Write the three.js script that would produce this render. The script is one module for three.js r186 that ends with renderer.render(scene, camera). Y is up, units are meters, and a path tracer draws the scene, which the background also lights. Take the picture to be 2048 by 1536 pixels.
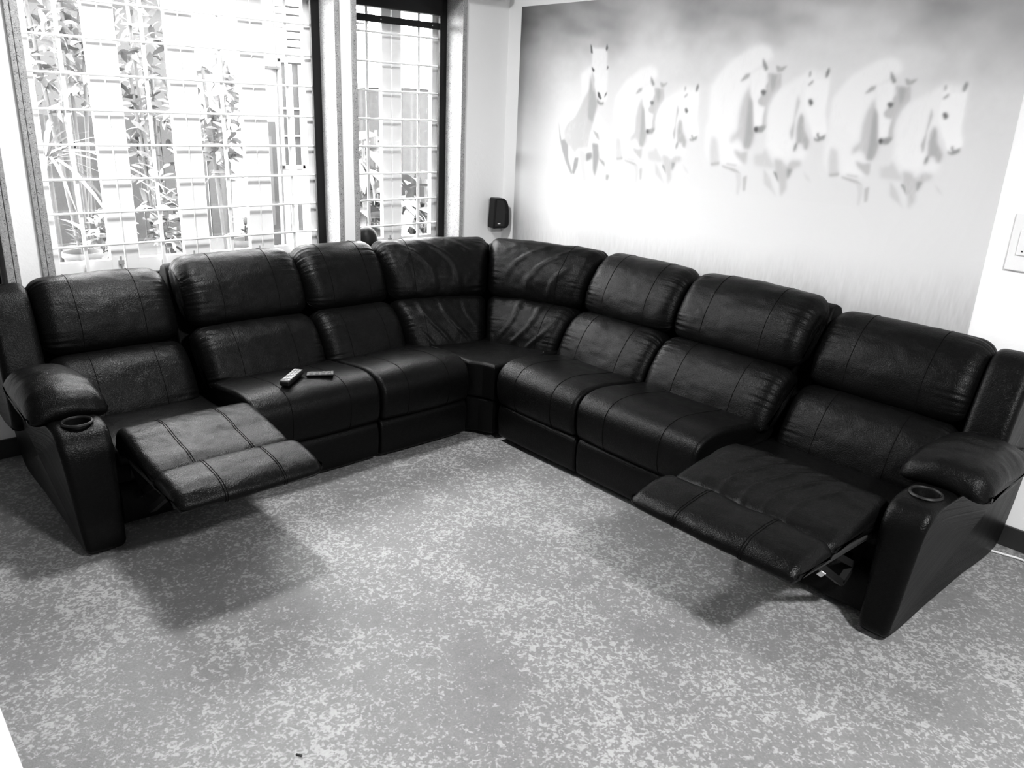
import * as THREE from 'three';
import { RectAreaLightUniformsLib } from 'three/addons/lights/RectAreaLightUniformsLib.js';
import { mergeGeometries, mergeVertices } from 'three/addons/utils/BufferGeometryUtils.js';
import { RoundedBoxGeometry } from 'three/addons/geometries/RoundedBoxGeometry.js';
import { Brush, Evaluator, SUBTRACTION } from 'three-bvh-csg';

// ---------------------------------------------------------------- camera, sky, exposure
const DEG = Math.PI / 180;
const scene = new THREE.Scene();
const camera = new THREE.PerspectiveCamera(51.4034, 4 / 3, 0.05, 200);
camera.position.set(0, 1.6, 0);
camera.rotation.set(-18.9293 * DEG, -42.1841 * DEG, 2.5426 * DEG, 'YXZ');
const renderer = new THREE.WebGLRenderer({ antialias: true });
renderer.toneMapping = THREE.LinearToneMapping;
renderer.toneMappingExposure = 1.36;
renderer.shadowMap.enabled = true;
renderer.shadowMap.type = THREE.PCFSoftShadowMap;
scene.background = new THREE.Color().setRGB(1, 1, 1);          // even white overcast sky
scene.backgroundIntensity = 25.0;
RectAreaLightUniformsLib.init();
const LAMP_RADIANCE = [165, 460];

// ---------------------------------------------------------------- helpers
function rng(seed) { let s = seed >>> 0; return () => { s = (s + 0x6D2B79F5) >>> 0; let t = s; t = Math.imul(t ^ (t >>> 15), t | 1); t ^= t + Math.imul(t ^ (t >>> 7), t | 61); return ((t ^ (t >>> 14)) >>> 0) / 4294967296; }; }
const taken = {};
function numbered(name) { const n = taken[name] = (taken[name] ?? -1) + 1; return n ? `${name}_${String(n).padStart(3, '0')}` : name; }
function tag(o, label, category, group) { Object.assign(o.userData, { label, category }); if (group) o.userData.group = group; return o; }
function mesh(name, geo, mat, parent = scene) {
  const m = new THREE.Mesh(geo, mat); m.name = parent === scene ? numbered(name) : name; m.castShadow = m.receiveShadow = true; parent.add(m); return m;
}
function group(name, parent = scene) { const g = new THREE.Group(); g.name = parent === scene ? numbered(name) : name; parent.add(g); return g; }
function thing(name, label, category, pos = [0, 0, 0], grp) { const g = group(name); g.position.set(...pos); return tag(g, label, category, grp); }
function struct(name, geo, mat) { const m = mesh(name, geo, mat); m.userData.kind = 'structure'; return m; }
// box given by its two corners, uv in metres
function box(x0, y0, z0, x1, y1, z1, r = 0) {
  const w = x1 - x0, h = y1 - y0, d = z1 - z0;
  const g = r ? new RoundedBoxGeometry(w, h, d, 3, r) : new THREE.BoxGeometry(w, h, d);
  g.translate((x0 + x1) / 2, (y0 + y1) / 2, (z0 + z1) / 2);
  return metric(g);
}
function metric(g0) {                                            // uv in metres by the main direction of each face
  const g = g0.index ? g0.toNonIndexed() : g0, p = g.attributes.position, n = g.attributes.normal, uv = new Float32Array(p.count * 2);
  for (let i = 0; i < p.count; i++) {
    const ax = Math.abs(n.getX(i)), ay = Math.abs(n.getY(i)), az = Math.abs(n.getZ(i));
    const [a, b] = ay >= ax && ay >= az ? [p.getX(i), p.getZ(i)] : ax >= az ? [p.getZ(i), p.getY(i)] : [p.getX(i), p.getY(i)];
    uv[2 * i] = a; uv[2 * i + 1] = b;
  }
  g.setAttribute('uv', new THREE.BufferAttribute(uv, 2)); return g;
}
function merge(list) { return mergeGeometries(list.map((g) => g.index ? g.toNonIndexed() : g)); }
function rod(a, b, r, seg = 8) {
  const A = new THREE.Vector3(...a), B = new THREE.Vector3(...b), d = B.clone().sub(A), g = new THREE.CylinderGeometry(r, r, d.length(), seg);
  g.applyQuaternion(new THREE.Quaternion().setFromUnitVectors(new THREE.Vector3(0, 1, 0), d.normalize())); g.translate((a[0] + b[0]) / 2, (a[1] + b[1]) / 2, (a[2] + b[2]) / 2); return g;
}
function bar(a, b, w, t) {                                       // flat link between two points
  const A = new THREE.Vector3(...a), B = new THREE.Vector3(...b), d = B.clone().sub(A), g = new THREE.BoxGeometry(w, d.length(), t);
  g.applyQuaternion(new THREE.Quaternion().setFromUnitVectors(new THREE.Vector3(0, 1, 0), d.normalize())); g.translate((a[0] + b[0]) / 2, (a[1] + b[1]) / 2, (a[2] + b[2]) / 2); return g;
}
// ---------------------------------------------------------------- tileable noise
function lattice(n, seed) { const r = rng(seed), a = new Float32Array(n * n); for (let i = 0; i < a.length; i++) a[i] = r(); return (x, y) => {
  const xi = Math.floor(x), yi = Math.floor(y), fx = x - xi, fy = y - yi, sx = fx * fx * (3 - 2 * fx), sy = fy * fy * (3 - 2 * fy), m = (k) => ((k % n) + n) % n;
  const x0 = m(xi), x1 = m(xi + 1), y0 = m(yi) * n, y1 = m(yi + 1) * n;
  return (a[y0 + x0] * (1 - sx) + a[y0 + x1] * sx) * (1 - sy) + (a[y1 + x0] * (1 - sx) + a[y1 + x1] * sx) * sy; }; }
const L4 = lattice(4, 3), L8 = lattice(8, 5), L16 = lattice(16, 7), L32 = lattice(32, 11), L64 = lattice(64, 13), L128 = lattice(128, 17), L256 = lattice(256, 19), L512 = lattice(512, 23);
const smooth = (a, b, x) => { const t = Math.min(1, Math.max(0, (x - a) / (b - a))); return t * t * (3 - 2 * t); };
function texture(n, m, f, colour, size, sizeY = size) {          // f(u, v) -> 0..1
  const d = new Uint8Array(n * m * 4);
  for (let j = 0; j < m; j++) for (let i = 0; i < n; i++) { const v = Math.max(0, Math.min(255, Math.round(f((i + 0.5) / n, (j + 0.5) / m) * 255))), k = 4 * (j * n + i); d[k] = d[k + 1] = d[k + 2] = v; d[k + 3] = 255; }
  const t = new THREE.DataTexture(d, n, m); t.magFilter = THREE.LinearFilter; t.minFilter = THREE.LinearMipmapLinearFilter; t.generateMipmaps = true; t.wrapS = t.wrapT = THREE.RepeatWrapping;
  if (colour) t.colorSpace = THREE.SRGBColorSpace; if (size) t.repeat.set(1 / size, 1 / sizeY); t.needsUpdate = true; return t;
}
const grey = (v) => new THREE.Color().setRGB(v, v, v);
const std = (v, roughness, more = {}) => new THREE.MeshStandardMaterial({ color: grey(v), roughness, side: THREE.DoubleSide, ...more });
const phy = (v, roughness, more = {}) => new THREE.MeshPhysicalMaterial({ color: grey(v), roughness, side: THREE.DoubleSide, ...more });

// ---------------------------------------------------------------- materials
const leatherBump = texture(1024, 1024, (u, v) => {
  const wx = 0.02 * (L16(u * 16, v * 16) - 0.5), wy = 0.02 * (L16(v * 16 + 5, u * 16 + 3) - 0.5), a = u + wx, b = v + wy;
  const ridge = (L, k) => 1 - Math.abs(2 * L(a * k, b * k) - 1);
  return 0.45 * ridge(L128, 128) + 0.25 * ridge(L64, 64) + 0.15 * L256(u * 256, v * 256) + 0.15 * ridge(L32, 32);
}, false, 0.35);
const leatherTone = texture(256, 256, (u, v) => 0.8 + 0.2 * L32(u * 32, v * 32), false, 0.7);
const M = {
  leather: phy(0.0022, 0.4, { bumpMap: leatherBump, bumpScale: 0.0009, specularIntensity: 0.2, roughnessMap: leatherTone }),
  leatherDull: phy(0.003, 0.6, { bumpMap: leatherBump, bumpScale: 0.0008, specularIntensity: 0.25 }),
  thread: phy(0.002, 0.9, { specularIntensity: 0.1 }), blackSteel: std(0.012, 0.5, { metalness: 0.3 }), blackPlastic: phy(0.008, 0.45, { specularIntensity: 0.4 }), blackMatt: std(0.012, 0.8),
  chrome: std(0.6, 0.18, { metalness: 1 }), paper: std(0.8, 0.7), keys: std(0.32, 0.5), remoteFace: std(0.03, 0.5),
  wall: std(0.9, 0.85, { bumpMap: texture(512, 512, (u, v) => 0.6 * L64(u * 64, v * 64) + 0.4 * L256(u * 256, v * 256), false, 1.2), bumpScale: 0.0006 }),
  ceiling: std(0.7, 0.9), farWall: std(0.32, 0.85), whitePaint: phy(0.82, 0.38), darkFrame: phy(0.008, 0.5, { specularIntensity: 0.4 }), skirting: phy(0.02, 0.4),
  glass: phy(1, 0.02, { transmission: 1, thickness: 0, ior: 1.45, specularIntensity: 0.5 }),
  granite: phy(1, 0.45, { map: texture(1024, 1024, (u, v) => {
    const s = L256(u * 256, v * 256), c = L128(u * 128, v * 128), l = L32(u * 32, v * 32), d = smooth(0.66, 0.78, 0.55 * s + 0.45 * c), w = smooth(0.6, 0.8, L128(v * 128 + 40, u * 128 + 9));
    return 0.60 + 0.06 * (l - 0.5) + 0.08 * (c - 0.5) + 0.07 * w - 0.34 * d;
  }, true, 0.55) }),
  floor: phy(1, 0.5, { specularIntensity: 0.7, map: texture(2048, 2048, (u, v) => {
    const a = u + 0.004 * (L128(u * 128, v * 128) - 0.5), b = v + 0.004 * (L128(v * 128 + 31, u * 128 + 17) - 0.5);
    const patch = 0.45 * L8(u * 8, v * 8) + 0.35 * L16(u * 16 + 3, v * 16) + 0.2 * L32(u * 32, v * 32 + 9);
    const fleck = 0.22 * L128(a * 128 + 7, b * 128) + 0.44 * L256(a * 256, b * 256 + 21) + 0.34 * L512(a * 512, b * 512);
    const f = smooth(0.48, 0.72, fleck + 0.36 * (patch - 0.5));
    return 0.45 + 0.05 * (patch - 0.5) + 0.04 * (L512(u * 512, v * 512) - 0.5) + 0.03 * (L64(u * 64, v * 64) - 0.5) + 0.15 * f;
  }, true, 2.1), bumpMap: texture(512, 512, (u, v) => L256(u * 256, v * 256), false, 0.6), bumpScale: 0.0004 }),
  ground: std(0.0655, 0.95), leaf: phy(0.0575, 0.6, { transmission: 0.3, thickness: 0 }), leafPale: phy(0.109, 0.6, { transmission: 0.3, thickness: 0 }), leafDark: phy(0.0298, 0.6, { transmission: 0.25, thickness: 0 }),
  stem: std(0.0655, 0.9), pot: std(0.0572, 0.8), soil: std(0.0163, 1), fence: std(0.0226, 0.85), fenceRail: std(0.0188, 0.85), facade: std(0.372, 0.9), greyWall: std(0.0188, 0.9), door: std(0.015, 0.7), shutter: std(0.0338, 0.7), roof: std(0.045, 0.85), paleWall: std(0.024, 0.9), planter: std(0.0818, 0.9),
  switchPlate: phy(0.8, 0.4), panelGlow: std(0.9, 0.6, { emissive: new THREE.Color(1, 1, 1), emissiveIntensity: 6 }), cable: std(0.75, 0.5), tableTop: phy(0.8, 0.3),
};

// ---------------------------------------------------------------- room shell
const XM = 3.469, ZW = -4.0, ZO = -4.25, XL = -2.3, ZR = 2.7, H = 2.75;
const SILL = 0.745, HEAD = 2.2;
const WIN = [[-0.80, 0.67], [0.801, 2.298], [2.371, 3.139]];     // holes in the window wall (granite lining included)
struct('floor', box(XL - 0.2, -0.12, ZO, XM + 0.2, 0, ZR + 0.2), M.floor);
struct('ceiling', box(XL - 0.2, H, ZO, XM + 0.2, H + 0.15, ZR + 0.2), M.ceiling);
struct('wall_right', box(XM, 0, ZO, XM + 0.2, H, ZR + 0.2), M.wall);
{
  const g = [box(XL - 0.2, 0, ZO, XM, SILL, ZW), box(XL - 0.2, HEAD + 0.03, ZO, XM, H, ZW)];
  let x = XL - 0.2; for (const [a, b] of WIN) { g.push(box(x, SILL, ZO, a, HEAD + 0.03, ZW)); x = b; } g.push(box(x, SILL, ZO, XM, HEAD + 0.03, ZW));
  struct('wall_window', merge(g), M.wall);
}
struct('wall_rear', box(XL, 0, ZR, XM, H, ZR + 0.2), M.farWall);
struct('wall_left', box(XL - 0.2, 0, ZW, XL, H, ZR + 0.2), M.farWall);
struct('baseboard_right', box(XM - 0.014, 0, ZW, XM, 0.09, ZR, 0.003), M.skirting);
struct('baseboard_window', box(XL, 0, ZW, XM - 0.015, 0.09, ZW + 0.014, 0.003), M.skirting);

// ---------------------------------------------------------------- windows in the window wall
const ZF = -4.2;                                                // inner face of the casements
function casement(x0, x1, parent) {
  const s = 0.064, y0 = SILL + 0.005, y1 = HEAD - 0.02, f = [box(x0, y0, ZF - 0.035, x0 + s, y1, ZF, 0.004), box(x1 - s, y0, ZF - 0.035, x1, y1, ZF, 0.004), box(x0 + s - 0.004, y0, ZF - 0.034, x1 - s + 0.004, y0 + 0.075, ZF - 0.001), box(x0 + s - 0.004, y1 - 0.07, ZF - 0.034, x1 - s + 0.004, y1, ZF - 0.001)];
  const l = mesh('casement_leaf', merge(f), M.whitePaint, parent);
  mesh('pane', box(x0 + s - 0.002, y0 + 0.073, ZF - 0.021, x1 - s + 0.002, y1 - 0.068, ZF - 0.017), M.glass, l);
  mesh('bolt', merge([rod([x1 - 0.02, y0 + 0.02, ZF + 0.006], [x1 - 0.02, y0 + 0.09, ZF + 0.006], 0.004), box(x1 - 0.032, y0 + 0.05, ZF, x1 - 0.008, y0 + 0.07, ZF + 0.01)]), M.keys, l);
  return l;
}
function windowUnit(name, [hx0, hx1], leaves, label, o) {
  const w = group(name); w.userData.kind = 'structure'; w.userData.label = label;
  const a = hx0 + 0.03, b = hx1 - 0.03;
  mesh('granite_jamb', box(hx0, SILL, ZO, a, HEAD, ZW + 0.012, 0.003), M.granite, w);
  mesh('granite_jamb', box(b, SILL, ZO, hx1, HEAD, ZW + 0.012, 0.003), M.granite, w);
  mesh('granite_head', box(hx0, HEAD, ZO, hx1, HEAD + 0.03, ZW + 0.012, 0.003), M.granite, w);
  mesh('granite_sill', box(hx0, SILL - 0.025, ZF - 0.045, hx1, SILL, ZW + 0.03, 0.004), M.granite, w);
  for (const x of o.strips) mesh('trim_strip', box(x, SILL - 0.03, ZW - 0.001, x + 0.02, HEAD + 0.03, ZW + 0.014, 0.003), M.granite, w);
  const st = (b - a) / leaves;
  for (let k = 0; k < leaves; k++) {
    casement(a + k * st + 0.003, a + (k + 1) * st - 0.003, w);
    const xm = a + (k + 0.5) * st;
    mesh('grille_upright', box(xm - 0.008, SILL + 0.01, ZF + 0.012, xm + 0.008, HEAD - 0.02, ZF + 0.02), M.whitePaint, w);
  }
  for (let k = 0; k < 9; k++) { const y = 0.903 + 0.154 * k; mesh('grille_bar', rod([a, y, ZF + 0.027], [b, y, ZF + 0.027], 0.0055), M.whitePaint, w); }
  // retractable fly screen: dark side channels, cassette, pull bar and bottom channel
  const zs = ZF + 0.036, ze = ZF + 0.058;
  for (const x of [b - 0.05]) mesh('screen_channel', box(x, SILL, zs, x + 0.05, HEAD, ze, 0.003), M.darkFrame, w);
  const cas = mesh('screen_cassette', box(a, o.pull + 0.075, zs, b - 0.05, HEAD, ze + 0.02, 0.006), M.darkFrame, w);
  const pb = mesh('screen_pull_bar', box(a, o.pull, zs + 0.002, b - 0.05, o.pull + 0.036, ze - 0.002, 0.003), M.darkFrame, w);
  for (const t of [0.35, 0.85]) mesh('screw', new THREE.SphereGeometry(0.004, 8, 6).translate(a + (b - a) * t, o.pull + 0.018, ze), M.chrome, pb);
  mesh('screen_bottom_channel', box(a + 0.05, SILL, zs, b - 0.05, SILL + 0.016, ze, 0.003), M.darkFrame, w);
  return w;
}
windowUnit('window_1', WIN[1], 4, 'wide grilled four-leaf white casement window behind the sofa', { strips: [0.779], pull: 2.115 });
windowUnit('window_2', WIN[2], 2, 'narrow grilled two-leaf casement window nearest the corner', { strips: [], pull: 2.03 });
windowUnit('window_3', WIN[0], 4, 'grilled window at the left edge, only its granite jamb in view', { strips: [0.672], pull: 2.115 });
struct('trim_1', box(XL, HEAD - 0.012 + 0.03, ZW - 0.001, 3.40, HEAD + 0.14, ZW + 0.075, 0.006), M.granite);
// ---------------------------------------------------------------- mural of seven running horses (flat print on the wall)
const HORSE_ONE = [[0.97,8,[598,327,522,375,550,491,461,606,387,631,375,702,415,759,514,811,645,791,773,794,761,683,663,577,655,500,631,424]],
  [0.83,7,[559,502,595,457,612,424,628,468,659,533,648,588,635,656,623,690,614,770,536,775,514,805,459,762,422,735,409,689,439,641,495,605,531,553]],
  [0.74,6,[599,376,616,424,644,468,662,533,636,628,597,601,598,523,596,424]],
  [0.7,4,[365,632,382,725,410,794,446,863,495,924,503,918,461,832,454,762,421,729,396,736]],
  [0.6,3,[516,828,545,826,541,873,516,923,502,912]],
  [0.87,5,[541,780,595,783,599,863,620,955,595,951,560,849]],
  [0.64,5,[605,799,645,791,656,819,609,842]],
  [0.7,5,[644,740,692,743,703,810,694,873,683,920,666,881,658,802]],
  [0.72,3,[700,816,746,835,756,860,727,842]],
  [0.72,3,[769,902,793,905,784,932,770,930]],
  [0.76,4,[640,667,686,687,702,725,677,710]],
  [0.975,5,[592,231,613,242,698,244,708,265,711,333,725,360,724,456,733,499,713,526,680,516,653,478,626,413,603,338,600,274]],
  [0.84,4,[607,359,629,403,627,457,644,468,623,462,611,414]],
  [0.35,2,[581,220,590,231,601,268,588,264]],
  [0.42,2,[704,222,713,242,704,259,696,246]],
  [0.28,2,[601,336,624,354,617,364,606,350]],
  [0.35,2,[719,331,727,341,716,354]],
  [0.3,2,[659,466,673,472,693,500,683,506,664,489]],
  [0.4,2,[729,465,725,480,711,497,717,477]],
  [0.66,3,[659,500,673,516,693,524,710,518,709,532,682,534,661,522]]];
const HORSE_BOWED = [[0.985,9,[-275,-75,-278,-187,-205,-287,-94,-353,-26,-370,22,-355,40,-313,9,-294,-65,-247,-57,-121,-99,-80,-96,15,-222,21]],
  [0.97,9,[-262,-75,-96,15,-23,88,-36,162,-136,163,-180,166,-231,179,-267,113,-282,8]],
  [0.84,8,[-67,-189,-40,-131,-25,-52,-20,-3,-8,16,-9,62,-41,91,-64,65,-92,41,-131,68,-130,38,-97,10,-99,-80,-91,-130]],
  [0.74,6,[-58,-150,-37,-121,-20,-13,-11,17,-23,88,-54,87,-53,19,-55,-51]],
  [0.81,6,[-108,98,-63,110,-28,98,-28,154,-36,162,-85,127]],
  [0.76,4,[-119,-211,-94,-242,-68,-247,-74,-230,-102,-216]],
  [0.985,5,[-64,-242,-10,-271,17,-247,21,-190,1,-170,-9,-122,6,-102,29,-103,31,-20,-9,-8,-33,-121,-49,-150]],
  [0.82,4,[23,-247,69,-242,91,-247,101,-186,70,-133,57,-94,49,-55,57,-21,36,9,-5,11,-9,-8,32,-15,30,-59,35,-103,-2,-112,-10,-129,10,-151,31,-161,21,-190,34,-214]],
  [0.75,5,[41,-242,70,-237,70,-200,60,-161,48,-199]],
  [0.68,3,[-6,-9,9,-9,43,-20,55,-16,36,9,-2,12]],
  [0.36,3,[-11,-6,0,-12,10,-2,3,11,-7,6]],
  [0.45,3,[-2,-170,12,-174,28,-171,24,-156,12,-151]],
  [0.6,3,[-13,-311,2,-294,21,-266,9,-259,-6,-280]],
  [0.74,3,[60,-280,87,-270,117,-278,95,-256,73,-251]],
  [0.87,8,[-244,43,-210,57,-196,109,-180,168,-231,180,-244,112]],
  [0.78,4,[-232,170,-181,160,-179,173,-224,181]],
  [0.78,3,[-166,175,-81,189,-47,210,-86,200,-159,182]],
  [0.84,3,[-142,163,-78,168,-84,174,-135,170]],
  [0.88,4,[-83,200,-47,212,-43,254,-50,307,-61,303,-66,245]],
  [0.8,3,[-36,222,-16,212,-14,282,-26,286]]];
const HORSE_FACING = [[0.975,9,[-244,-120,-226,-165,-198,-194,-124,-235,-80,-263,-58,-256,-14,-250,0,-260,5,-192,6,-122,27,-39,2,-6,-24,-15,-43,-49,-75,-84,-74,10,-96,49,-112,80,-178,74,-225,36]],
  [0.965,8,[-226,28,-179,70,-112,76,-72,18,-35,37,-59,83,-94,112,-112,155,-129,222,-171,126,-229,112,-253,76]],
  [0.995,4,[-84,-179,-79,-225,-82,-256,-75,-260,-57,-229,-13,-226,-10,-260,-1,-272,2,-253,7,-192,8,-150,8,-102,28,-39,25,-23,6,-4,-17,-6,-32,-43,-57,-84,-78,-126]],
  [0.79,4,[-115,-171,-106,-143,-115,-82,-112,-13,-116,2,-127,-30,-119,-67,-116,-125]],
  [0.76,5,[-90,-104,-78,-87,-68,-41,-39,1,-40,33,-55,31,-63,10,-88,11,-90,37,-100,45,-93,4,-100,-46,-98,-83]],
  [0.58,3,[-89,8,-92,30,-100,45,-98,19]],
  [0.86,7,[-231,36,-206,72,-179,100,-175,119,-221,115,-270,108,-278,70,-240,60]],
  [0.82,6,[-181,78,-145,82,-122,103,-101,79,-60,79,-59,97,-90,111,-100,139,-112,155,-108,192,-128,225,-143,169,-167,130]],
  [0.56,3,[-179,127,-162,133,-145,171,-160,152]],
  [0.62,4,[-116,114,-94,112,-108,153]],
  [0.85,5,[-224,120,-194,151,-169,195,-145,229,-171,207,-212,180]],
  [0.88,4,[-45,115,-18,138,2,162,-28,143]],
  [0.42,3,[-68,-153,-58,-156,-46,-142,-56,-131,-65,-145]],
  [0.62,3,[-82,-256,-76,-260,-74,-242,-80,-236]],
  [0.48,3,[-4,-272,2,-260,-4,-237,-11,-235,-12,-253]],
  [0.7,3,[-80,-209,-60,-227,-60,-218,-75,-206]],
  [0.6,3,[-21,-15,-9,-8,13,-21,26,-28,23,-10,0,0,-17,-3]],
  [0.42,3,[-11,-28,-5,-33,-3,-20,7,-14,-4,-13]]];
const MW = 1536, MH = 928, MMW = 2785, MMH = 1682;
const muralPixels = new Float32Array(MW * MH);
{
  const P = muralPixels;
  for (let j = 0; j < MH; j++) for (let i = 0; i < MW; i++) {
    const x = i / MW * MMW, y = j / MH * MMH, u = x / 2000, v = y / 2000;
    const n = 0.5 * L4(u * 4, v * 5.2) + 0.28 * L8(u * 8 + 2, v * 11) + 0.14 * L16(u * 16, v * 20 + 4) + 0.08 * L32(u * 32, v * 40);
    const f = 0.6 * L64(u * 64, v * 64) + 0.4 * L128(u * 128, v * 128);
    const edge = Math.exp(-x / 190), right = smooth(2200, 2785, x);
    let k = 0.915 - 0.21 * (1 - smooth(20, 470, y + 760 * (n - 0.5) + 130 * smooth(200, 900, x) - 90 * smooth(1500, 2400, x)));      // cloud bank along the top of the print
    { const w = L8(u * 8 + 1.5 * v, v * 22 - 3 * u), q = L16(u * 14 + 2 * v, v * 46 - 6 * u); k -= 0.09 * (1 - smooth(60, 430, y)) * smooth(0.35, 0.9, 0.6 * w + 0.4 * q); }
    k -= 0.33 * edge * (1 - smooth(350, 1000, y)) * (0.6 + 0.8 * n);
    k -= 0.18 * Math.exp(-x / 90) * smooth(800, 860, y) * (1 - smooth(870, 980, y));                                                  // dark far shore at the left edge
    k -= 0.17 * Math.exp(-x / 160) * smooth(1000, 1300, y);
    const grass = smooth(1130, 1420, y + 90 * (n - 0.5) + 70 * edge + 60 * smooth(1500, 2700, x));
    k -= grass * (0.07 + 0.05 * L128(x / 9, y / 60) + 0.07 * L256(x / 5 + y / 60, y / 28) * n);
    k -= 0.03 * right * smooth(0, 500, y);
    P[j * MW + i] = k + 0.02 * (f - 0.5) * (1 - smooth(500, 800, y));
  }
  function stroke([value0, blur, pts], ox, oy, sc, alpha = 1) {
    const q = []; let x0 = 1e9, y0 = 1e9, x1 = -1e9, y1 = -1e9;
    for (let k = 0; k < pts.length; k += 2) { const x = (ox + sc * pts[k]) * MW / MMW, y = (oy + sc * pts[k + 1]) * MH / MMH; q.push([x, y]); x0 = Math.min(x0, x); x1 = Math.max(x1, x); y0 = Math.min(y0, y); y1 = Math.max(y1, y); }
    const r = Math.max(1, Math.round(blur * sc * 0.62)), m = 3 * r + 2;
    x0 = Math.floor(x0) - m; y0 = Math.floor(y0) - m; x1 = Math.ceil(x1) + m; y1 = Math.ceil(y1) + m;
    const w = x1 - x0 + 1, h = y1 - y0 + 1; let a = new Float32Array(w * h);
    for (let j = 0; j < h; j++) for (const dy of [0.25, 0.75]) {
      const yy = y0 + j + dy, xs = [];
      for (let k = 0; k < q.length; k++) { const [ax, ay] = q[k], [bx, by] = q[(k + 1) % q.length]; if ((ay > yy) !== (by > yy)) xs.push(ax + (yy - ay) / (by - ay) * (bx - ax)); }
      xs.sort((s, t) => s - t);
      for (let k = 0; k + 1 < xs.length; k += 2) for (let i = Math.max(0, Math.floor(xs[k] - x0)); i <= Math.min(w - 1, Math.floor(xs[k + 1] - x0)); i++) a[j * w + i] += 0.5 * Math.max(0, Math.min(1, Math.min(xs[k + 1] - x0, i + 1) - Math.max(xs[k] - x0, i)));
    }
    for (let pass = 0; pass < 2; pass++) for (const [n, len, sn, sl] of [[h, w, w, 1], [w, h, 1, w]]) {
      const b = new Float32Array(a.length);
      for (let k = 0; k < n; k++) { let s = 0; for (let t = -r; t < len; t++) { if (t + r < len) s += a[k * sn + (t + r) * sl]; if (t - r - 1 >= 0) s -= a[k * sn + (t - r - 1) * sl]; if (t >= 0) b[k * sn + t * sl] = s / (2 * r + 1); } }
      a = b;
    }
    for (let j = 0; j < h; j++) for (let i = 0; i < w; i++) { const X = x0 + i, Y = y0 + j; if (X < 0 || Y < 0 || X >= MW || Y >= MH) continue; const t = Math.min(1, a[j * w + i]) * alpha * (blur > 20 ? 1 : Math.min(1, 0.8 + 0.4 * L64(X / 11 + Y / 60, Y / 30) + 0.25 * (L128(X / 3, Y / 9) - 0.5))), value = value0 > 0.62 ? value0 > 0.93 ? value0 : 1 - (1 - value0) * 1.2 : value0; P[Y * MW + X] += (value - P[Y * MW + X]) * t; }
  }
  const white = (pts, blur) => stroke([0.925, blur, pts], 0, 0, 1, 0.7);
  white([330, 640, 560, 340, 720, 330, 900, 420, 1400, 520, 1900, 380, 2500, 480, 2700, 700, 2600, 1000, 400, 1000], 60);   // pale dust behind the herd
  const twice = (s, ox, oy, sc) => { stroke([s[0], s[1] * 2.2, s[2]], ox, oy, sc, 0.5); stroke(s, ox, oy, sc, 0.9); };
  for (const s of HORSE_ONE) twice(s, 0, 0, 1);
  for (const [ox, oy, sc] of [[1038, 659, 0.877], [1688, 620, 1], [2289, 641, 0.882]]) for (const s of HORSE_BOWED) twice(s, ox, oy, sc);

  for (const [ox, oy, sc] of [[1333, 692, 1.002], [2010, 657, 1.129], [2583, 676, 1]]) for (const s of HORSE_FACING) twice(s, ox, oy, sc);
  const tex = texture(MW, MH, (u, v) => P[Math.min(MH - 1, Math.floor((1 - v) * MH)) * MW + Math.min(MW - 1, Math.floor(u * MW))], true);
  tex.wrapS = tex.wrapT = THREE.ClampToEdgeWrapping;
  const g = new THREE.BoxGeometry(MMW / 1000, MMH / 1000, 0.002); g.rotateY(-Math.PI / 2);
  const m = mesh('wall_mural', g, phy(0.84, 0.6, { map: tex, specularIntensity: 0.5 }));
  m.position.set(XM - 0.001, 2.182 - MMH / 2000, -3.885 + MMW / 2000);
  tag(m, 'wide wallpaper mural of seven white horses galloping through dust below clouds', 'mural');
}

// ---------------------------------------------------------------- sectional sofa
// s = depth from the seat front towards the wall, a = place along the run, y = height
const FR = (a, s, y) => [2.475 + s, y, a];                      // run along the mural wall
const FL = (a, s, y) => [a, y, -2.96 - s];                      // run along the window wall
const cornerAt = (s) => [2.713 + 0.69 * (s - 0.4), -3.228 - 0.81 * (s - 0.4)];
const FWL = (u, s, y) => { const [x, z] = cornerAt(s), b = 0.035 * 4 * u * (1 - u); return [2.31 + (x - 2.31) * u - b * 0.35, y, -2.96 - s + (z + 2.96 + s) * u + b * 0.0]; };
const FWR = (u, s, y) => { const [x, z] = cornerAt(s); return [x + (2.475 + s - x) * u, y, z + (-2.86 - z) * u]; };
function closedSpline(pts, n, tension = 0.5) {
  const c = new THREE.CatmullRomCurve3(pts.map(([s, y]) => new THREE.Vector3(s, y, 0)), true, 'catmullrom', tension), o = c.getSpacedPoints(n); o.pop(); return o.map((p) => [p.x, p.y]);
}
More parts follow.
